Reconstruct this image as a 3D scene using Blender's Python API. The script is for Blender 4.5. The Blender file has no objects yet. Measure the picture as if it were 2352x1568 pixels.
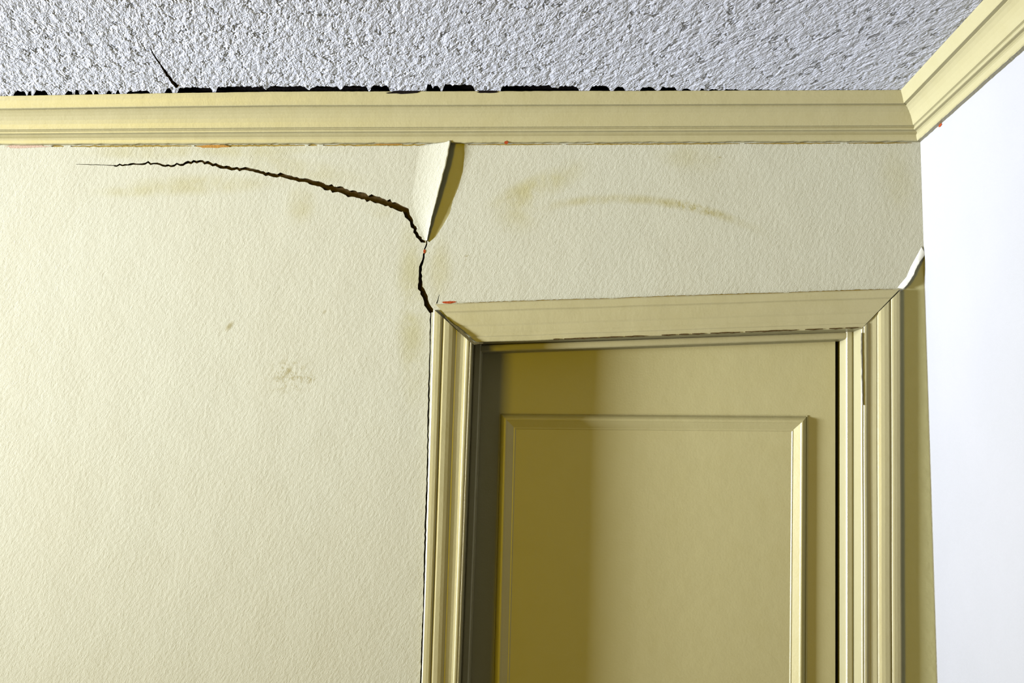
import bpy, bmesh, math, random
from mathutils import Vector, Matrix, noise
from mathutils.geometry import delaunay_2d_cdt

random.seed(7)
R = math.radians
scene = bpy.context.scene
COL = scene.collection

# ------------------------------------------------------------------ camera
F = 2500.0                       # focal length in pixels of the 2352 x 1568 frame
EYE = Vector((0.0, -2.30, 1.78))
ROT = Matrix.Rotation(R(2.6), 3, 'Z') @ Matrix.Rotation(R(90 + 6.2), 3, 'X') @ Matrix.Rotation(R(0.6), 3, 'Z')
cam = bpy.data.objects.new('camera', bpy.data.cameras.new('camera'))
COL.objects.link(cam)
cam.data.sensor_width = 36
cam.data.lens = F / 2352 * 36
cam.data.clip_start = 0.05
cam.matrix_world = Matrix.Translation(EYE) @ ROT.to_4x4()
scene.camera = cam

# ------------------------------------------------------------------ light
scene.view_settings.view_transform = 'Standard'
scene.view_settings.look = 'None'
scene.view_settings.gamma = 1
scene.view_settings.exposure = 0.0
world = bpy.data.worlds.new('room_light')
world.use_nodes = True
scene.world = world
world.node_tree.nodes['Background'].inputs[0].default_value = (1.0, 0.80, 0.0, 1)
world.node_tree.nodes['Background'].inputs[1].default_value = 0.22


def area(name, loc, aim, w, h, power, color):
    l = bpy.data.lights.new(name, 'AREA')
    l.shape = 'RECTANGLE'
    l.size, l.size_y, l.energy, l.color = w, h, power, color
    o = bpy.data.objects.new(name, l)
    COL.objects.link(o)
    o.location = loc
    o.rotation_euler = (Vector(aim) - Vector(loc)).to_track_quat('-Z', 'Y').to_euler()
    return o


for ky, kw, kp in ((-2.28, 0.7, 132), (-1.66, 0.6, 92)):          # a pair of window openings side by side
    key = area('window_daylight', (-6.5, ky, 1.65), (-0.5, 0.0, 2.35), kw, 1.3, kp, (0.92, 0.985, 1.15))
    key.data.spread = R(48)
area('warm_fill', (-2.85, -4.2, 1.75), (0.0, 0.0, 2.05), 1.0, 0.8, 205, (1.0, 0.74, 0.0))  # added warm fill from behind the camera, no lamp known there


# ------------------------------------------------------------------ pixel <-> world, used to survey the real planes
def ray(px, py):
    return ROT @ Vector(((px - 1176) / F, (784 - py) / F, -1)).normalized()


def P(px, py, y=0.0):
    """Point of the plane at depth y seen at a photograph pixel."""
    d = ray(px, py)
    return EYE + d * ((y - EYE.y) / d.y)


def W(px, py, y=0.0):
    p = P(px, py, y)
    return (p.x, p.z)


def PZ(px, py, z):
    d = ray(px, py)
    return EYE + d * ((z - EYE.z) / d.z)


CP, CH = 0.055, 0.0920                       # crown projection and height
c_top = P(2114, 326)
c_bot = P(2149, 1420)
LEAN = (c_bot.x - c_top.x) / (c_bot.z - c_top.z)      # the corner leans a little
XC, ZB_R = c_top.x, c_top.z
l0 = P(0, 334)
ZTILT = (ZB_R - l0.z) / (XC - l0.x)


def zb(x):                                  # height of the crown's lower edge
    return ZB_R + (x - XC) * ZTILT


def crown_height(x):                        # the crown bows up a little along the wall
    pts = ((-3.5, .094), (-1.19, .0955), (-.8, .1000), (-.6, .1015), (-.27, .100), (.3, .0980), (1.2, .0955))
    for (a, ya), (b, yb_) in zip(pts, pts[1:]):
        if x <= b:
            t = (x - a) / (b - a)
            return ya + (yb_ - ya) * t
    return pts[-1][1]


def zc(x):                                  # height of the ceiling
    return zb(x) + crown_height(x)


def xc(z):                                  # x of the corner at a height
    return XC + (z - ZB_R) * LEAN


# ------------------------------------------------------------------ materials
class NT:
    def __init__(s, name):
        s.m = bpy.data.materials.new(name)
        s.m.use_nodes = True
        s.t = s.m.node_tree
        s.b = s.t.nodes['Principled BSDF']
        tc = s.t.nodes.new('ShaderNodeTexCoord')
        s.co = tc.outputs['Object']
        s.xyz = s.t.nodes.new('ShaderNodeSeparateXYZ')
        s.t.links.new(s.co, s.xyz.inputs[0])

    def set(s, i, v):
        if hasattr(v, 'links'):
            s.t.links.new(v, i)
        else:
            i.default_value = v

    def math(s, op, a, b=0.0, c=None, clamp=False):
        n = s.t.nodes.new('ShaderNodeMath')
        n.operation = op
        n.use_clamp = clamp
        s.set(n.inputs[0], a)
        s.set(n.inputs[1], b)
        if c is not None:
            s.set(n.inputs[2], c)
        return n.outputs[0]

    def noise(s, scale, detail=3, rough=0.5, vec=None, dist=0.0):
        n = s.t.nodes.new('ShaderNodeTexNoise')
        s.t.links.new(vec or s.co, n.inputs['Vector'])
        n.inputs['Scale'].default_value = scale
        n.inputs['Detail'].default_value = detail
        n.inputs['Roughness'].default_value = rough
        n.inputs['Distortion'].default_value = dist
        return n.outputs['Fac']

    def mapped(s, rot=(0, 0, 0), scale=(1, 1, 1)):
        n = s.t.nodes.new('ShaderNodeMapping')
        n.vector_type = 'TEXTURE'
        s.t.links.new(s.co, n.inputs[0])
        n.inputs['Rotation'].default_value = rot
        n.inputs['Scale'].default_value = scale
        return n.outputs[0]

    def ramp(s, v, a, b, lo=0.0, hi=1.0):
        n = s.t.nodes.new('ShaderNodeMapRange')
        n.interpolation_type = 'SMOOTHSTEP'
        s.set(n.inputs[0], v)
        for i, x in enumerate((a, b, lo, hi)):
            n.inputs[i + 1].default_value = x
        return n.outputs[0]

    def mix(s, f, a, b):
        n = s.t.nodes.new('ShaderNodeMix')
        n.data_type = 'RGBA'
        s.set(n.inputs[0], f)
        s.set(n.inputs[6], a if hasattr(a, 'links') else (*a, 1))
        s.set(n.inputs[7], b if hasattr(b, 'links') else (*b, 1))
        return n.outputs[2]

    def bump(s, h, dist, strength=1.0, normal=None):
        n = s.t.nodes.new('ShaderNodeBump')
        n.inputs['Strength'].default_value = strength
        n.inputs['Distance'].default_value = dist
        s.t.links.new(h, n.inputs['Height'])
        if normal:
            s.t.links.new(normal, n.inputs['Normal'])
        return n.outputs[0]

    def fin(s, col, rough=0.6, normal=None, spec=0.3):
        # every paint here is kept at 0.6 of its sampled value, the daylight is set against that
        if not hasattr(col, 'links'):
            col = s.mix(0.0, col, col)
        k = s.t.nodes.new('ShaderNodeVectorMath')
        k.operation = 'SCALE'
        k.inputs['Scale'].default_value = 0.6
        s.t.links.new(col, k.inputs[0])
        col = k.outputs[0]
        spec *= 0.6
        s.set(s.b.inputs['Base Color'], col if hasattr(col, 'links') else (*col, 1))
        s.set(s.b.inputs['Roughness'], rough)
        s.b.inputs['Specular IOR Level'].default_value = spec
        if normal:
            s.t.links.new(normal, s.b.inputs['Normal'])
        return s.m

    # soft oval spot in wall coordinates (x, z)
    def spot(s, x, z, rx, rz, ang=0.0, soft=0.3):
        dx = s.math('SUBTRACT', s.xyz.outputs[0], x)
        dz = s.math('SUBTRACT', s.xyz.outputs[2], z)
        c, q = math.cos(ang), math.sin(ang)
        u = s.math('ADD', s.math('MULTIPLY', dx, c / rx), s.math('MULTIPLY', dz, q / rx))
        v = s.math('ADD', s.math('MULTIPLY', dx, -q / rz), s.math('MULTIPLY', dz, c / rz))
        r = s.math('SQRT', s.math('ADD', s.math('MULTIPLY', u, u), s.math('MULTIPLY', v, v)))
        return s.ramp(r, 1.0, soft, 0, 1)


CREAM = (0.348, 0.345, 0.270)
PAINT = (0.288, 0.262, 0.143)


def wall_material():
    n = NT('cream_wallpaper')
    blot = n.ramp(n.noise(3.0, 4, 0.6), 0.35, 0.7)
    col = n.mix(n.math('MULTIPLY', blot, 0.22), CREAM, (0.32, 0.30, 0.21))
    grit = n.noise(240, 3, 0.6)
    brown = (0.18, 0.15, 0.05)

    def stain(col, mask, amt, c=brown):
        return n.mix(n.math('MULTIPLY', mask, amt), col, c)

    def sp(px, py, rx, rz, ang=0.0, soft=0.2):
        x, z = W(px, py)
        return n.spot(x, z, rx / 1087, rz / 1087, ang, soft)
    g1 = n.ramp(n.noise(70, 4, 0.7), 0.47, 0.62)
    # dirt spots low on the left
    col = stain(col, n.math('MULTIPLY', sp(665, 860, 75, 62, 0.2, 0.1), g1), 0.6)
    col = stain(col, sp(663, 852, 16, 9, 0.9, 0.1), 0.7)
    col = stain(col, sp(527, 749, 20, 9, 0.9, 0.1), 0.7)
    col = stain(col, n.math('MULTIPLY', sp(715, 872, 26, 14, 0.6), g1), 0.7)
    col = stain(col, sp(745, 716, 9, 5, 0.9), 0.4)
    # yellowed patches under the crack and beside the doorway
    g2 = n.ramp(n.noise(14, 4, 0.6), 0.25, 0.6)
    col = stain(col, n.math('MULTIPLY', sp(450, 425, 250, 34, 0.03), g2), 0.5, (0.27, 0.245, 0.11))
    col = stain(col, n.math('MULTIPLY', sp(330, 350, 200, 26, 0.0), g2), 0.42, (0.27, 0.245, 0.11))
    col = stain(col, n.math('MULTIPLY', sp(690, 470, 50, 60, 0.0), g2), 0.4, (0.27, 0.245, 0.11))
    col = stain(col, n.math('MULTIPLY', sp(945, 700, 45, 290, 0.03), g2), 0.5, (0.25, 0.23, 0.09))
    col = stain(col, n.math('MULTIPLY', sp(650, 380, 250, 40, -0.2), g2), 0.35, (0.27, 0.245, 0.11))
    # rubbed marks over the door
    for (px, py) in ((1165, 524), (1070, 592), (1160, 455), (1650, 365)):
        col = stain(col, n.math('MULTIPLY', sp(px, py, 14, 8, 0.5), g1), 0.8)
    a, b, c = [Vector(W(*q)) for q in ((1170, 500), (1470, 458), (1775, 545))]
    d = 2 * (a.x * (b.y - c.y) + b.x * (c.y - a.y) + c.x * (a.y - b.y))
    ux = (a.length_squared * (b.y - c.y) + b.length_squared * (c.y - a.y) + c.length_squared * (a.y - b.y)) / d
    uz = (a.length_squared * (c.x - b.x) + b.length_squared * (a.x - c.x) + c.length_squared * (b.x - a.x)) / d
    rad = (Vector((ux, uz)) - a).length
    for (px, py, rx, rz, an, am) in ((1200, 480, 90, 70, .5, .4), (1230, 420, 160, 30, .45, .35), (1580, 360, 110, 50, -.2, .3), (2060, 420, 60, 120, 0, .25),
                                    (1010, 620, 40, 110, 0, .4), (870, 480, 60, 30, -.4, .3), (300, 440, 120, 20, 0, .35), (560, 345, 330, 20, 0, .3)):
        col = stain(col, n.math('MULTIPLY', sp(px, py, rx, rz, an, 0.1), g2), am, (0.27, 0.245, 0.10))
    dx = n.math('SUBTRACT', n.xyz.outputs[0], ux)
    dz = n.math('SUBTRACT', n.xyz.outputs[2], uz)
    r = n.math('SQRT', n.math('ADD', n.math('MULTIPLY', dx, dx), n.math('MULTIPLY', dz, dz)))
    ring = n.ramp(n.math('ABSOLUTE', n.math('SUBTRACT', r, rad)), 0.015, 0.001, 0, 1)
    col = stain(col, n.math('MULTIPLY', n.math('MULTIPLY', ring, sp(1480, 500, 330, 160, 0, 0.3)), g2), 0.6, (0.25, 0.22, 0.08))
    col = stain(col, n.math('MULTIPLY', n.math('MULTIPLY', ring, sp(1590, 480, 120, 60, 0, 0.2)), g1), 0.7, (0.22, 0.19, 0.06))
    col = stain(col, n.math('MULTIPLY', sp(1240, 430, 150, 40, 0.4), g2), 0.42, (0.27, 0.245, 0.10))
    # fine stippled paper, slightly directional
    v = n.mapped(rot=(0, R(-58), 0), scale=(1.9, 1, 1))
    h = n.noise(150, 3, 0.62, vec=v)
    h2 = n.noise(520, 2, 0.6)
    big = n.noise(9, 2, 0.5)
    nn = n.bump(h, 0.0012, 0.75)
    nn = n.bump(h2, 0.0007, 0.7, nn)
    nn = n.bump(big, 0.003, 0.6, nn)
    return n.fin(col, 0.75, nn, 0.15)


def right_wall_material():
    n = NT('lit_wall_paint')  # cream wall made neutral white, its strong side light put into the colour
    col = n.mix(n.ramp(n.noise(4, 3), 0.3, 0.7), (0.292, 0.292, 0.293), (0.283, 0.284, 0.284))
    nn = n.bump(n.noise(300, 3, 0.6), 0.0007, 0.7)
    return n.fin(col, 0.7, nn, 0.15)


def ceiling_material():
    n = NT('textured_ceiling_paint')
    v = n.mapped(rot=(0, 0, R(17)), scale=(1, 2.3, 1))
    a = n.noise(115, 3, 0.65, vec=v)
    b = n.noise(52, 3, 0.6, vec=v, dist=0.4)
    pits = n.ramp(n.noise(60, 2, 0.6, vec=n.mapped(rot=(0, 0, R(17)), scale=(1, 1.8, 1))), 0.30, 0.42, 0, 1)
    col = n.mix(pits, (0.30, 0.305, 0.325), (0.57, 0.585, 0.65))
    nn = n.bump(b, 0.006, 0.7)
    nn = n.bump(a, 0.0038, 0.8, nn)
    nn = n.bump(pits, 0.004, 0.8, nn)
    return n.fin(col, 0.85, nn, 0.1)


def paint_material(name, col, dirt=0.15, rough=0.38, spec=0.4):
    n = NT(name)
    k = n.ramp(n.noise(18, 4, 0.6), 0.4, 0.75)
    c = n.mix(n.math('MULTIPLY', k, dirt), col, (col[0] * .82, col[1] * .78, col[2] * .55))
    nn = n.bump(n.noise(220, 3, 0.6), 0.0003, 0.8)
    nn = n.bump(n.noise(25, 2, 0.5), 0.0012, 0.5, nn)
    return n.fin(c, rough, nn, spec)


def plain(name, col, rough=0.9, sc=60, var=0.35, bump=0.002):
    n = NT(name)
    c = n.mix(n.noise(sc, 4, 0.65), tuple(x * (1 - var) for x in col), tuple(min(1, x * (1 + var)) for x in col))
    return n.fin(c, rough, n.bump(n.noise(sc * 2, 3), bump, 0.8), 0.05)


M_WALL = wall_material()
M_RIGHT = right_wall_material()
M_CEIL = ceiling_material()
M_TRIM = paint_material('cream_gloss_paint', PAINT)
M_DOOR = paint_material('cream_door_paint', (0.30, 0.272, 0.138), 0.1, 0.42)
M_RAW = plain('broken_plaster', (0.055, 0.036, 0.012))
M_VOID = plain('unlit_void_black', (0.006, 0.004, 0.003))  # near black stands in for unlit space, shade put into the colour
M_BARE = plain('bare_lining_paper', (0.34, 0.315, 0.155), 0.9, 30, 0.08, 0.001)
M_PAPER = plain('torn_white_paper', (0.40, 0.395, 0.345), 0.8, 40, 0.03, 0.0006)
M_RED = plain('red_undercoat', (0.24, 0.04, 0.01), 0.8, 200, 0.4, 0.001)
M_ORANGE = plain('orange_undercoat', (0.27, 0.14, 0.03), 0.8, 200, 0.25, 0.001)
M_PINK = plain('pink_undercoat', (0.34, 0.25, 0.19), 0.8, 200, 0.12, 0.001)
M_FLOOR = plain('brown_floor_boards', (0.10, 0.06, 0.025), 0.6, 12, 0.3, 0.001)
M_LINING = plain('yellowed_lining_paper', (0.335, 0.318, 0.165), 0.85, 30, 0.06, 0.0012)
M_GREY = plain('grey_filler', (0.17, 0.16, 0.12), 0.9, 160, 0.3, 0.001)
M_FILL = plain('brown_old_filler', (0.22, 0.155, 0.035), 0.9, 90, 0.4, 0.001)
M_CAULK = plain('old_filler', (0.07, 0.058, 0.025), 0.9, 160, 0.3, 0.001)


# ------------------------------------------------------------------ objects
def link(name, me, parent=None, label=None, cat=None, kind=None, group=None):
    o = bpy.data.objects.new(name, me)
    COL.objects.link(o)
    o.parent = parent
    for k, v in (('label', label), ('category', cat), ('kind', kind), ('group', group)):
        if v:
            o[k] = v
    return o


def mesh(name, verts, faces, mats, parent=None, smooth=False, fmats=None, fix=True, **kw):
    me = bpy.data.meshes.new(name)
    me.from_pydata([tuple(v) for v in verts], [], faces)
    for m in mats if isinstance(mats, (list, tuple)) else [mats]:
        me.materials.append(m)
    if fmats:
        for p, i in zip(me.polygons, fmats):
            p.material_index = i
    if fix:
        bm = bmesh.new()
        bm.from_mesh(me)
        bmesh.ops.recalc_face_normals(bm, faces=bm.faces)
        bm.to_mesh(me)
        bm.free()
    if smooth:
        for p in me.polygons:
            p.use_smooth = True
    return link(name, me, parent, **kw)


def boxmesh(name, a, b, mat, parent=None, **kw):
    (x0, y0, z0), (x1, y1, z1) = a, b
    v = [(x, y, z) for x in (x0, x1) for y in (y0, y1) for z in (z0, z1)]
    f = [(0, 1, 3, 2), (4, 6, 7, 5), (0, 4, 5, 1), (2, 3, 7, 6), (0, 2, 6, 4), (1, 5, 7, 3)]
    return mesh(name, v, f, mat, parent, **kw)


def inside(p, poly):
    x, y = p
    r = False
    j = len(poly) - 1
    for i in range(len(poly)):
        xi, yi = poly[i]
        xj, yj = poly[j]
        if (yi > y) != (yj > y) and x < (xj - xi) * (y - yi) / (yj - yi) + xi:
            r = not r
        j = i
    return r


def plate(name, outer, holes, to3d, push, mats, parent=None, **kw):
    """Flat sheet with real openings; every rim is extruded by push and takes the second material."""
    pts, edges = [], []
    for poly in [outer] + holes:
        s = len(pts)
        pts += [Vector(p) for p in poly]
        edges += [(s + i, s + (i + 1) % len(poly)) for i in range(len(poly))]
    v, e, f, *_ = delaunay_2d_cdt(pts, edges, [], 0, 1e-6)
    keep = []
    for t in f:
        c = sum((v[i] for i in t), Vector((0, 0))) / len(t)
        if inside(c, outer) and not any(inside(c, h) for h in holes):
            keep.append(list(t))
    me = bpy.data.meshes.new(name)
    me.from_pydata([to3d(p.x, p.y) for p in v], [], keep)
    for m in mats:
        me.materials.append(m)
    bm = bmesh.new()
    bm.from_mesh(me)
    bmesh.ops.delete(bm, geom=[q for q in bm.verts if not q.link_faces], context='VERTS')
    be = [q for q in bm.edges if len(q.link_faces) == 1]
    ex = bmesh.ops.extrude_edge_only(bm, edges=be)['geom']
    for g in ex:
        if isinstance(g, bmesh.types.BMVert):
            g.co += Vector(push)
        if isinstance(g, bmesh.types.BMFace):
            g.material_index = 1
    bmesh.ops.recalc_face_normals(bm, faces=bm.faces)
    bm.to_mesh(me)
    bm.free()
    return link(name, me, parent, **kw)


def crack(pts, jitter=2.2, step=7, seed=1, conv=W):
    """Ragged crack outline from (px, py, width) stations."""
    rnd = random.Random(seed)
    L, Rr = [], []
    for i in range(len(pts) - 1):
        x0, y0, w0 = pts[i]
        x1, y1, w1 = pts[i + 1]
        d = math.hypot(x1 - x0, y1 - y0)
        n = max(1, int(d / step))
        nx, ny = -(y1 - y0) / d, (x1 - x0) / d
        for k in range(n + (i == len(pts) - 2)):
            t = k / n
            w = (w0 + (w1 - w0) * t) / 2
            x, y = x0 + (x1 - x0) * t, y0 + (y1 - y0) * t
            s = rnd.uniform(-jitter, jitter) * min(1, w / 3 + .25)
            a = max(0.35, w * rnd.uniform(.75, 1.25))
            b = max(0.35, w * rnd.uniform(.75, 1.25))
            L.append((x + nx * (s + a), y + ny * (s + a)))
            Rr.append((x + nx * (s - b), y + ny * (s - b)))
    return [conv(*p) for p in L + Rr[::-1]]


def sweep(name, prof, in0, out0, in1, out1, mat, yb=0.0, n=60, wob=0.0, seed=0.0, parent=None, back=True, **kw):
    """Moulding lying on the plane y = yb: prof is (t, height); t runs from inner to outer edge."""
    vs, fs = [], []
    m = len(prof)
    for k in range(n + 1):
        s = k / n
        for (t, h) in prof:
            a = Vector(in0).lerp(Vector(out0), t)
            b = Vector(in1).lerp(Vector(out1), t)
            p = a.lerp(b, s)
            w = wob * noise.noise(Vector((s * 9 + seed, t * 2, seed)))
            vs.append((p.x + w, yb - h - (w if h > 0 else 0), p.y + w))
    for k in range(n):
        for i in range(m):
            j = (i + 1) % m
            fs.append((k * m + i, k * m + j, (k + 1) * m + j, (k + 1) * m + i))
    fs.append(tuple(range(m)))
    fs.append(tuple(n * m + i for i in range(m)))
    return mesh(name, vs, fs, mat, parent, **kw)


# ---- doorway measurements (wall plane)
IL, OL = 84 / 84, 0
leftTop_in, leftTop_out = W(1085, 790), W(997, 712)
leftBot_in, leftBot_out = W(1055, 1568), W(970, 1568)
rightTop_in, rightTop_out = W(1976, 757), W(2064, 668)
rightBot_in, rightBot_out = W(1977, 1568), W(2067, 1568)
headL_in, headL_out = W(1086, 787), W(1001, 700)
headR_in, headR_out = W(1977, 755), W(2062, 666)


def down(a, b, z=0.0):                    # extend the line a-b down to height z
    t = (z - a[1]) / (b[1] - a[1])
    return (a[0] + (b[0] - a[0]) * t, z)


LBi, LBo = down(leftTop_in, leftBot_in), down(leftTop_out, leftBot_out)
RBi, RBo = down(rightTop_in, rightBot_in), down(rightTop_out, rightBot_out)

# ---- back wall
ztop = zc(0) + 0.12
notch = [(LBi[0] - .014, 0), (leftTop_in[0] - .014, leftTop_in[1] + .014), (rightTop_in[0] + .014, rightTop_in[1] + .014), (RBi[0] + .014, 0)]
outer = [(-3.4, 0)] + notch + [(xc(0), 0), (xc(ztop), ztop), (-3.4, ztop)]
main_crack = [(262, 380, 3), (300, 378, 4), (340, 373, 4), (380, 382, 4.5), (420, 376, 5), (458, 370, 6), (520, 385, 7),
              (575, 389, 6), (610, 399, 7), (650, 403, 8), (700, 415, 10), (760, 431, 13), (820, 448, 14), (870, 460, 15),
              (905, 470, 15), (932, 482, 16), (944, 508, 9), (958, 536, 8), (968, 552, 9), (978, 555, 5)]
hair = [(175, 377, .8), (215, 378, 1.6), (245, 379, 1.4), (264, 380, 1.6)]
down_crack = [(982, 548, 3), (976, 572, 3), (972, 590, 4), (967, 612, 6), (965, 640, 8), (966, 660, 10), (974, 673, 12),
              (979, 690, 12), (986, 705, 13), (990, 718, 9)]
side_gap = [(989, 716, 2.8), (988, 800, 2.1), (985, 900, 3.5), (983, 1000, 3.1), (981, 1100, 3.1), (978, 1200, 3.5), (975, 1300, 3.5),
            (973, 1400, 3.5), (969, 1500, 3.5), (966, 1580, 3.5)]
spur = [(1003, 697, 3), (1006, 688, 2), (1009, 676, 1)]
strip_hole = [W(*p) for p in ((1033, 318), (1065, 318), (1067, 352), (1063, 395), (1052, 432), (1040, 460), (1033, 490), (1017, 518),
                              (1001, 543), (986, 556), (980, 551), (988, 530), (984, 515), (980, 470), (985, 400), (1000, 340))]
holes = [crack(hair, .6, 6, 2), crack(main_crack, 2.4, 6, 5), crack(down_crack, 1.8, 6, 3), crack(side_gap, .9, 9, 4),
         crack(spur, .3, 5, 9), strip_hole]
# torn triangle beside the right casing: the paper ends, the lining below it is set back
def broken(line, w, spans, seed, jit=.8):
    out = []
    for a, b in spans:
        st = []
        m = max(2, int((b - a) / 60))
        for k in range(m + 1):
            px = a + (b - a) * k / m
            (x0, y0), (x1, y1) = line
            st.append((px, y0 + (y1 - y0) * (px - x0) / (x1 - x0), w * (.5 if k in (0, m) else 1)))
        out.append(crack(st, jit, 6, seed + a))
    return out


holes += broken(((0, 336.5), (2110, 328)), 4, ((118, 146), (162, 440), (446, 700), (708, 728), (742, 1020)), 30)
holes += broken(((0, 336.5), (2110, 328)), 3, ((1075, 1290), (1300, 1700), (1710, 1930), (1945, 2095)), 31, .5)
holes += broken(((1003, 699), (2062, 664)), 4, ((1050, 1400), (1410, 1800), (1812, 2050)), 32, .6)
tri_hole = [W(*p) for p in ((2129, 584), (2118, 598), (2104, 620), (2099, 636), (2088, 650), (2078, 664), (2070, 668), (2062, 676),
                            (2062, 1640))] + [(RBo[0] - .004, 0.02), (xc(0.02) - .002, 0.02)] + [(xc(W(2129, 584)[1]) - .0015, W(2129, 584)[1])]
holes.append(tri_hole)
wall_back = plate('wall_back', outer, holes, lambda x, z: (x, 0.0, z), (0, 0.011, 0), [M_WALL, M_RAW],
                  label='cream papered back wall with a long jagged crack, around the doorway', cat='wall', kind='structure')
core = plate('plaster_core', outer, [], lambda x, z: (x, 0.0111, z), (0, 0.10, 0), [M_RAW, M_RAW], wall_back,
             label='dark broken plaster seen inside the cracks')


def sheet(name, pts, y, mat, parent, label=None):
    return mesh(name, [(x, y, z) for x, z in pts], [tuple(range(len(pts)))], mat, parent, fix=False, label=label)


big = [W(*p) for p in ((972, 310), (1076, 310), (1076, 440), (1044, 500), (1004, 560), (976, 560))]
sheet('lining_paper', big, 0.0035, M_BARE, wall_back, 'yellowed lining bared by the peeled flap')
sheet('lining_paper', [W(2056, 574), W(2056, 1640), (RBo[0] - .02, 0.0), (xc(0), 0.0), (xc(W(2140, 574)[1]), W(2140, 574)[1])],
      0.0012, M_LINING, wall_back, 'lining bared between the casing and the corner')

for row in (((118, 329), (1026, 325), (1026, 337), (118, 341)), ((1070, 323), (2100, 322), (2100, 333), (1070, 336))):
    sheet('brown_filler', [W(*p) for p in row], 0.0016, M_FILL, wall_back, 'brown filler in the joint under the crown')
sheet('brown_filler', [W(*p) for p in ((1045, 690), (2055, 657), (2055, 672), (1045, 706))], 0.0016, M_FILL, wall_back, 'brown filler in the joint over the casing')

# ---- right wall (lit white put into the paint), leaning like the corner
v = []
for y in (0.0, -2.0):
    for z in (0.0, ztop):
        v.append((xc(z), y, z))
for y in (0.0, -2.0):
    for z in (0.0, ztop):
        v.append((xc(z) + .12, y, z))
mesh('wall_right', v, [(0, 2, 3, 1), (4, 5, 7, 6), (0, 1, 5, 4), (2, 6, 7, 3), (1, 3, 7, 5), (0, 4, 6, 2)], M_RIGHT,
     label='wall on the right of the corner, its lit white put into the paint', cat='wall', kind='structure')
boxmesh('floor', (-3.4, -4.5, -0.05), (xc(0) + .1, 0.2, 0.0), M_FLOOR, label='brown boarded floor below the cracked wall', cat='floor', kind='structure')


# ---- ceiling: sheet ends in a ragged edge short of the crown
def cz(x, y):
    return zc(x)


def C(px, py):                             # ceiling point seen at a pixel
    z = zc(0)
    for _ in range(4):
        p = PZ(px, py, z)
        z = zc(p.x)
    return (p.x, p.y)


# (px, row of the ceiling's edge): where the dark gap is open the edge stands off the crown
rnd = random.Random(11)
segs = [(-60, 31, 0), (31, 60, 1), (60, 63, 0), (63, 72, 1), (72, 78, 0), (78, 110, 1), (110, 150, 0), (150, 168, 1), (168, 172, 0), (172, 181, 1),
        (181, 196, 0), (196, 213, 1), (213, 216, 0), (216, 226, 1), (226, 245, 0), (245, 256, 1), (256, 267, 0), (267, 275, 1), (275, 290, 0),
        (290, 345, .8), (345, 378, 0), (378, 396, 1), (396, 408, 0), (408, 488, 1.25), (488, 496, 0), (496, 610, 1), (610, 613, .5), (613, 706, 1), (706, 712, .4), (712, 780, .95), (780, 784, .5), (784, 846, 1), (846, 850, 0),
        (850, 895, 1), (895, 980, 0), (980, 992, 1), (992, 1012, .8), (1012, 1017, 0), (1017, 1090, 1), (1090, 1150, 0),
        (1150, 1270, .9), (1270, 1280, .7), (1280, 1330, .85), (1330, 1354, .0), (1354, 1400, .9), (1400, 1410, 0), (1410, 1436, .85),
        (1436, 1470, 0), (1470, 1505, .8), (1505, 1515, .2), (1515, 1555, .8), (1555, 1565, 0), (1565, 1588, .7), (1588, 1608, 0),
        (1608, 1618, .6), (1618, 1626, 0), (1626, 1650, .6), (1650, 1662, 0), (1662, 1700, .55), (1700, 1712, .1), (1712, 1780, .55),
        (1780, 1810, .1), (1810, 1880, .4), (1880, 1890, .1), (1890, 2010, .3), (2010, 2075, .15)]


def edge_row(px):                          # row of the crown's top front edge
    pts = [(-100, 219), (0, 218), (400, 214), (520, 209), (1000, 208), (2080, 209)]
    for (a, ya), (b, yb_) in zip(pts, pts[1:]):
        if px <= b:
            return ya + (yb_ - ya) * (px - a) / (b - a)
    return 209


def lip_row(px):                           # row where the open gap begins above it
    pts = [(-100, 208), (30, 208), (300, 206.5), (410, 202), (490, 203), (500, 198), (700, 197), (900, 196), (1000, 193), (1300, 194), (1500, 196),
           (1800, 201), (2075, 203)]
    for (a, ya), (b, yb_) in zip(pts, pts[1:]):
        if a <= px <= b:
            return ya + (yb_ - ya) * (px - a) / (b - a)
    return pts[-1][1]


edge = []
for a, b, o in segs:
    n = max(2, int((b - a) / 4))
    for k in range(n):
        px = a + (b - a) * (k + .5) / n
        lip = lip_row(px) + rnd.uniform(-1.1, 1.1) + 1.1 * noise.noise(Vector((px * .03, 2, 0)))
        e = edge_row(px) + 3.5
        oo = o * (.55 + .1 * rnd.random()) if k in (0, n - 1) and n > 3 else o * rnd.uniform(.82, 1.05)
        row = e + (lip - e) * min(1.08, oo) - max(0, o - 1) * 2
        if 1 < k < n - 1 or n < 4:
            px += rnd.uniform(-.8, .8)
        edge.append(C(px, row))
yfar = -4.5
cx_out = [(-3.4, yfar), (-3.4, edge[0][1])] + edge + [(XC - CP - .001, -CP + .004), (XC - .01, -CP + .004), (xc(ztop) - .001, yfar)]
ceil_crack = crack([(342, 106, 1.2), (356, 130, 3.4), (368, 148, 3.2), (376, 160, 5), (388, 176, 6.5), (396, 190, 7.5), (408, 200.5, 9)], 1.2, 5, 6, conv=C)
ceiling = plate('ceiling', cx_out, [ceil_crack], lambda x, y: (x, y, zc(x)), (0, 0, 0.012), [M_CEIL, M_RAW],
                label='grey white ceiling with a heavy stippled texture', cat='ceiling', kind='structure')
mesh('void_backing', [(-3.4, yfar, zc(-3.4) + .0125), (xc(ztop), yfar, zc(XC) + .0125), (xc(ztop), 0, zc(XC) + .0125), (-3.4, 0, zc(-3.4) + .0125)],
     [(0, 1, 2, 3)], M_VOID, ceiling, fix=False, label='near black sheet painting the unlit void seen through the gap')  # black sheet paints the darkness of the void above

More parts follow.
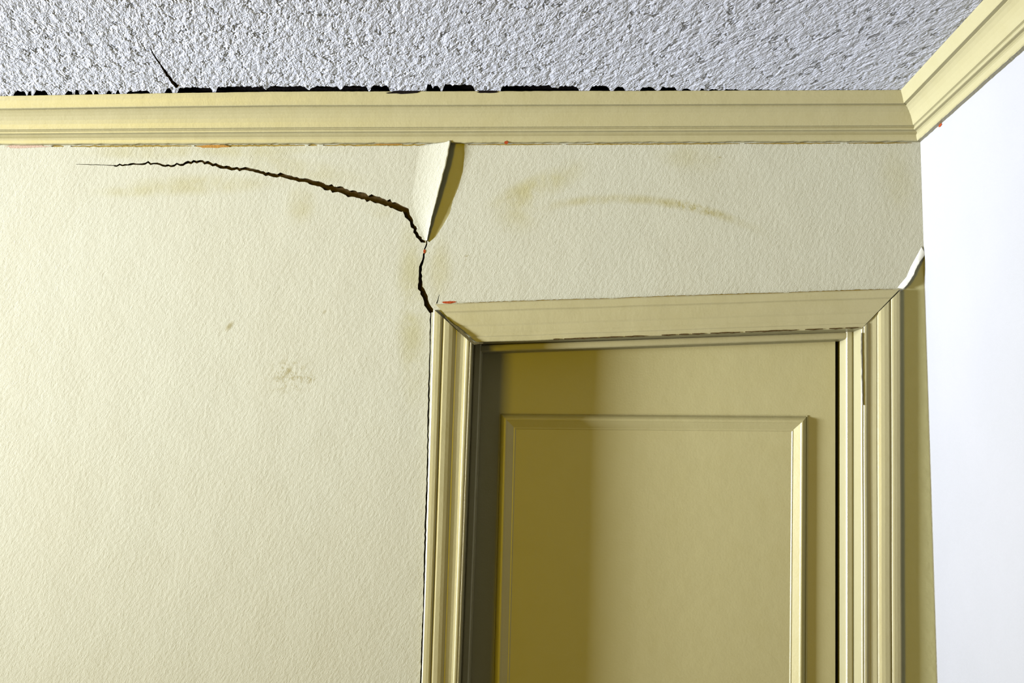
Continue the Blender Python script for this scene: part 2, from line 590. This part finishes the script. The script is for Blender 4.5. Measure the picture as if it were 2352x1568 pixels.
# ---- crown mouldings
CROWN = [(0, 0), (9, 0), (10.6, 1.6), (12, 7), (12.2, 11), (10.4, 14.2), (9.4, 16.4), (12.5, 18.3), (17.6, 19.0), (18.8, 19.8), (19.2, 22.0), (17.4, 24.6),
         (17.0, 26.0), (21.2, 26.8), (22.4, 30), (24.4, 36), (27.6, 43), (32, 50), (37, 55.5), (40.6, 58.4), (39.8, 60.8), (47.4, 61.6),
         (48.2, 63.0), (49.6, 69), (52, 76), (54.4, 82), (55, 85.2), (50, 85.2), (0, 30)]
CROWN = [(u / 1000, v_ / 1000 * CH / .0862) for u, v_ in CROWN]


def crown(name, station, n, mat, **kw):
    vs, fs, m = [], [], len(CROWN)
    for k in range(n + 1):
        for i, (u, v_) in enumerate(CROWN):
            vs.append(station(k / n, u, v_, i))
    for k in range(n):
        for i in range(m):
            j = (i + 1) % m
            fs.append((k * m + i, k * m + j, (k + 1) * m + j, (k + 1) * m + i))
    fs.append(tuple(range(m)))
    fs.append(tuple(n * m + i for i in range(m)))
    return mesh(name, vs, fs, mat, **kw)


XL = -3.4


def st_back(s, u, v_, i):
    x = XL + (XC - u - XL) * (1 - (1 - s) ** 1.4)
    j = 0.0
    if i in (0, 1):
        j = 0.0010 * noise.noise(Vector((x * 60, 0, 0))) + 0.0012 * noise.noise(Vector((x * 14, 4, 0)))
    if i in (25, 26):
        j = -abs(0.0012 * noise.noise(Vector((x * 50, 7, 0))))
    w = 0.0008 * noise.noise(Vector((x * 2.5, 1, 5)))
    return (x, -u - .0001 + (w if u > .001 else 0), zb(x) + v_ * crown_height(x) / CH + j)


def st_right(s, u, v_, i):
    y = -u + (-2.0 + u) * s ** 1.4
    j = 0.0
    if i in (0, 1):
        j = 0.0009 * noise.noise(Vector((y * 60, 3, 0))) + 0.0012 * noise.noise(Vector((y * 9, 9, 0)))
    x = xc(ZB_R + v_) - u
    return (x - .0001, y, zb(XC) + v_ * crown_height(XC) / CH + j + (0.0006 if u > .02 else 0))


t1 = crown('trim_1', st_back, 420, M_TRIM, label='long cream crown moulding under the gapped ceiling edge on the back wall', cat='crown moulding', kind='structure')
t2 = crown('trim_2', st_right, 260, M_TRIM, label='cream crown moulding running towards the camera on the right wall', cat='crown moulding', kind='structure')


# little bared patches of old undercoat, each a thin flake of its own
def flake(name, px, py, w, h, mat, parent, y=-0.0006, seed=0, ang=0.0, label=None):
    rn = random.Random(seed + int(px))
    c = P(px, py, y)
    pts = []
    for k in range(14):
        a = k / 14 * math.tau
        r = rn.uniform(.7, 1.1)
        dx, dz = math.cos(a) * w / 2 * r / 1087, math.sin(a) * h / 2 * r / 1087
        pts.append((c.x + dx * math.cos(ang) - dz * math.sin(ang), c.z + dx * math.sin(ang) + dz * math.cos(ang)))
    n = len(pts)
    vs = [(x, y, z) for x, z in pts] + [(x, y + .0012, z) for x, z in pts]
    fs = [tuple(range(n))] + [(i, (i + 1) % n, n + (i + 1) % n, n + i) for i in range(n)]
    return mesh(name, vs, fs, mat, parent, label=label)


flake('bared_undercoat', 490, 336, 84, 8, M_ORANGE, wall_back, seed=1, label='orange undercoat strip')
flake('bared_undercoat', 60, 336.5, 118, 8, M_PINK, wall_back, seed=2, label='pink undercoat strip')
flake('bared_undercoat', 895, 331, 70, 4, M_ORANGE, wall_back, seed=3, label='orange undercoat strip')
flake('bared_undercoat', 975, 577, 6, 11, M_RED, wall_back, seed=4, label='red undercoat speck')
flake('bared_undercoat', 1030, 694, 36, 7, M_RED, wall_back, seed=5, ang=.03, label='red undercoat streak')
flake('bared_undercoat', 1163, 327, 10, 9, M_RED, t1, y=-0.0115, seed=6, label='red undercoat speck')
# near black flakes paint the dark of notches broken in the crown's lip
for px, py, w, h in ((930, 211, 84, 8), (1119, 210, 52, 8)):
    flake('lip_notch_shade', px, py, w, h, M_VOID, t1, y=-0.0560, seed=8, ang=.04 if px < 1000 else 0, label='dark of a broken notch in the top lip, painted as a flake')
p = P(2158, 288, -.10)
rp = ray(2159, 288)
tt = (xc(ZB_R) - .0012 - EYE.x) / rp.x
c = EYE + rp * tt
vs = []
for k in range(12):
    a = k / 12 * math.tau
    r = random.uniform(.7, 1.2)
    vs.append((c.x, c.y + .012 * math.cos(a) * r, c.z + .003 * math.sin(a) * r))
vs += [(x + .001, y, z) for x, y, z in vs]
mesh('bared_undercoat', vs, [tuple(range(12))] + [(i, (i + 1) % 12, 12 + (i + 1) % 12, 12 + i) for i in range(12)], M_RED, t2, label='dark red chip')

# ---- door casing: three mitred lengths
def mm(l):
    return [(t / 92, h * .7 / 1000) for t, h in l]


CASE = mm([(0, 0), (0, 8), (1.5, 10), (3.5, 10.6), (5, 9), (7, 11.2), (10, 12), (13, 11.6), (15, 8.6), (20, 7.4), (27, 7.6), (36, 9.8), (38, 9.2), (41, 11.8),
           (46, 14.8), (54, 17), (64, 17.6), (67, 16.6), (69, 13.8), (71.5, 18.2), (75, 19.6), (82, 20), (89, 19.4), (92, 17.5), (92, 0)])
CASE_HEAD = mm([(0, 0), (0, 8), (1.5, 10), (5, 10.6), (8, 11.4), (11, 11.4), (13.5, 9.6), (20, 10.4), (24, 11.6), (36, 12.8), (38, 12.2), (41, 13.6),
                (52, 15.8), (64, 17.2), (69, 17.2), (71, 16.0), (73.5, 18.6), (80, 19.6), (89, 19.4), (92, 17.5), (92, 0)])
t3 = sweep('trim_3', CASE, leftTop_in, leftTop_out, LBi, LBo, M_TRIM, n=80, wob=.0006, seed=1.3, yb=-.0002,
           label='left upright of the cream door casing beside the dark side crack', cat='door casing', kind='structure')
t4 = sweep('trim_4', CASE_HEAD, headL_in, headL_out, headR_in, headR_out, M_TRIM, n=90, wob=.0007, seed=4.1, yb=-.0002,
           label='tilted head length of the cream door casing over the door', cat='door casing', kind='structure')
t5 = sweep('trim_5', CASE, rightTop_in, rightTop_out, RBi, RBo, M_TRIM, n=80, wob=.0005, seed=7.7, yb=-.0002,
           label='right upright of the cream door casing near the wall corner', cat='door casing', kind='structure')

# ---- door frame, leaf and panel
DY = 0.105                                     # the leaf stands this far behind the wall face
door = link('door_1', None, None, 'closed cream panelled door standing deep in the cracked doorway', 'door', 'structure')


def quadprism(name, pts, y0, y1, mat, parent, **kw):
    n = len(pts)
    vs = [(x, y0, z) for x, z in pts] + [(x, y1, z) for x, z in pts]
    fs = [tuple(range(n)), tuple(range(2 * n - 1, n - 1, -1))] + [(i, (i + 1) % n, n + (i + 1) % n, n + i) for i in range(n)]
    return mesh(name, vs, fs, mat, parent, **kw)


def lin(a, b, t):
    return (a[0] + (b[0] - a[0]) * t, a[1] + (b[1] - a[1]) * t)


def off(p, dx=0.0, dz=0.0):
    return (p[0] + dx, p[1] + dz)


JT = 0.02
eps = .0008
jl = quadprism('frame_jamb', [off(leftTop_in, -JT - .001, .007), off(leftTop_in, -.001, .007), off(LBi, -.001), off(LBi, -JT - .001)], 0.0005, .19, M_TRIM, door)
jr = quadprism('frame_jamb', [off(rightTop_in, .001, .007), off(rightTop_in, JT + .001, .007), off(RBi, JT + .001), off(RBi, .001)], 0.0005, .19, M_TRIM, door)
jh = quadprism('frame_head', [off(headL_in, -JT, .0012), off(headR_in, JT, .0012), off(headR_in, JT, JT), off(headL_in, -JT, JT)], 0.0005, .19, M_TRIM, door)
# stops: a thinner inner lining whose rounded nose stands forward of the leaf
def stop(name, a, b, wdt, nrm, y0, y1):
    prof = [(0, y1), (0, y0 + .004), (.0012, y0 + .001), (.004, y0), (wdt - .003, y0 + .0), (wdt - .0008, y0 + .002), (wdt, y0 + .005), (wdt, y1)]
    vs, fs, m = [], [], 8
    for q in (a, b):
        for d, y in prof:
            vs.append((q[0] + nrm[0] * d, y, q[1] + nrm[1] * d))
    for i in range(m):
        j = (i + 1) % m
        fs.append((i, j, m + j, m + i))
    fs += [tuple(range(m)), tuple(range(m, 2 * m))]
    return mesh(name, vs, fs, M_TRIM, door)


stop('door_stop', off(leftTop_in, -.001, .006), off(LBi, -.001), .0165, (1, 0), .055, .1035)
stop('door_stop', off(rightTop_in, .001, .006), off(RBi, .001), .0165, (-1, 0), .055, .16)
stop('door_stop', off(headL_in, .0, .001), off(headR_in, 0, .001), .0155, (0, -1), .0562, .1035)

LYL = W(1090, 800, DY)[0] - .004
leafRt, leafRb = W(1918.5, 790, DY), W(1918.5, 1568, DY)
leafR0 = down(leafRt, leafRb, 0.005)
leftx_t = leftTop_in[0] + .003
leftx_b = LBi[0] + .003
ztl = headL_in[1] - .002
ztr = headR_in[1] - .0025
leaf_pts = [(leftx_b, .005), leafR0, (leafRt[0] + (leafRt[0] - leafR0[0]) / (leafRt[1]) * .02, ztr), (leftx_t, ztl)]
# field of the panel is an opening in the leaf, filled by the framed panel
bumpL, bumpR, bumpT = 1147, 1864, 949
oTL, oTR = W(1148, 948, DY), W(1855, 953.5, DY)
oBL, oBR = down(oTL, W(1132, 1568, DY), 0.95), down(oTR, W(1852, 1568, DY), 0.95)
leaf = quadprism('door_leaf', leaf_pts, DY, DY + .04, M_DOOR, door)
WP = 0.036


def inset(p, dx, dz):
    return (p[0] + dx, p[1] + dz)


iTL, iTR = inset(oTL, WP, -WP), inset(oTR, -WP, -WP)
iBL, iBR = inset(oBL, WP, WP), inset(oBR, -WP, WP)
BUMP = [(1, 0), (1, .0015), (.955, .0022), (.93, .0008), (.90, .003), (.80, .0085), (.70, .0115), (.62, .0125), (.56, .0120), (.50, .0104),
        (.12, .0030), (.06, .0034), (0, .0018), (0, 0)]
for a, b, c_, d in ((iTL, oTL, iTR, oTR), (iTL, oTL, iBL, oBL), (iTR, oTR, iBR, oBR), (iBL, oBL, iBR, oBR)):
    sweep('panel_moulding', BUMP, a, b, c_, d, M_DOOR, yb=DY - .0001, n=4, parent=leaf)
quadprism('raised_panel', [iTL, iTR, iBR, iBL], DY - .0017, DY + .001, M_DOOR, leaf)
# near black board added to paint the unlit space behind the door
boxmesh('dark_backing', (LBi[0] - .2, .191, 0), (RBi[0] + .05, .20, ztl + .2), M_VOID, kind='structure', label='near black board painting the unlit space behind the slit beside the door', cat='wall')


# ---- open mitres: dark wedges of old filler showing in the joints
def mitre(name, pts, wmax, parent, mat, y):
    out = crack(pts, .8, 7, 21, conv=lambda a, b: W(a, b, y))
    n = len(out)
    vs = [(x, y, z) for x, z in out] + [(x, y + .004, z) for x, z in out]
    fs = [(i, (i + 1) % n, n + (i + 1) % n, n + i) for i in range(n)]
    m_ = n // 2
    fs += [(i, i + 1, n - 2 - i, n - 1 - i) for i in range(m_ - 1)]
    return mesh(name, vs, fs, mat, parent, fix=False)


for a, b in ((1271, 1284), (1296, 1372), (1378, 1430), (1436, 1480), (1520, 1552), (1560, 1582), (1590, 1618), (1632, 1700), (1712, 1830), (1850, 1890), (1905, 1935), (1942, 1972)):
    mitre('joint_gap', [(a, 779 - (a - 1271) * .0385, 1.6), ((a + b) / 2, 779 - ((a + b) / 2 - 1271) * .0385, 3.2), (b, 779 - (b - 1271) * .0385, 1.6)],
          0, t4, M_RAW, -.0092)
mitre('joint_gap', [(1022, 728, 1.5), (1042, 747, 4), (1060, 762, 7), (1076, 779, 6), (1090, 789, 5), (1110, 788, 2)], 0, t4, M_CAULK, -.0146)
mitre('joint_gap', [(1979, 764, 1), (1979, 800, 1.8), (1980, 850, 1.2), (1981, 900, 1.6), (1982, 930, .6)], 0, t5, M_GREY, -.0098)


# ---- peeled paper flap over the crack
def grid(name, rows, mat, thick=.0006, **kw):
    n, m = len(rows), len(rows[0])
    vs = [p for r in rows for p in r]
    fs = [(i * m + j, i * m + j + 1, (i + 1) * m + j + 1, (i + 1) * m + j) for i in range(n - 1) for j in range(m - 1)]
    o = mesh(name, vs, fs, mat, smooth=True, fix=False, **kw)
    s = o.modifiers.new('thickness', 'SOLIDIFY')
    s.thickness = thick
    s.offset = 0
    return o


Lc = [(950, 336), (944, 370), (938, 410), (936, 450), (938, 478), (950, 508), (962, 532), (973, 550)]
Rc = [(1035, 322), (1031, 350), (1022, 388), (1012, 425), (1003, 460), (994, 492), (987, 522), (981, 552)]
Hc = [.0125, .0125, .012, .011, .0095, .0075, .0045, .0012]


def interp(seq, t):
    f = t * (len(seq) - 1)
    i = min(int(f), len(seq) - 2)
    f -= i
    a, b = seq[i], seq[i + 1]
    if isinstance(a, tuple):
        return tuple(a[k] + (b[k] - a[k]) * f for k in range(len(a)))
    return a + (b - a) * f


rows = []
for i in range(61):
    t = i / 60
    l, r, h = interp(Lc, t), interp(Rc, t), interp(Hc, t)
    l = Vector(W(*l))
    rx = r[0] + 1.3 * noise.noise(Vector((t * 14, 0, 0)))
    rv = Vector(W(rx, r[1], -h))
    row = []
    for j in range(21):
        s = j / 20
        hh = h * (s ** 1.9) - .0005 * (1 - s)
        q = l.lerp(rv, s)
        row.append((q.x, -hh, q.y))
    rows.append(row)
grid('peeling_wallpaper', rows, M_WALL, thick=.0002, label='white wallpaper flap peeling off below the crown moulding, above the crack fork', cat='peeling wallpaper')

# lip of the torn paper at the right
Lc = [(2117, 566), (2104, 590), (2092, 612), (2082, 636), (2068, 652), (2061, 661)]
Rc = [(2127, 583), (2113, 601), (2102, 622), (2098, 633), (2085, 653), (2074, 664)]
Hc = [.003, .008, .010, .009, .010, .004]
rows = []
for i in range(41):
    t = i / 40
    l, r, h = interp(Lc, t), interp(Rc, t), interp(Hc, t)
    l = Vector(W(*l))
    rv = Vector(W(r[0] + 1.2 * noise.noise(Vector((t * 18, 5, 0))), r[1] + 1.2 * noise.noise(Vector((t * 15, 9, 0))), -h))
    row = []
    for j in range(13):
        s = j / 12
        q = l.lerp(rv, s)
        row.append((q.x, -h * math.sin(s * 1.45) - .0007, q.y))
    rows.append(row)
grid('torn_wallpaper', rows, M_PAPER, label='curled white torn wallpaper edge above the right casing at the corner', cat='torn wallpaper')
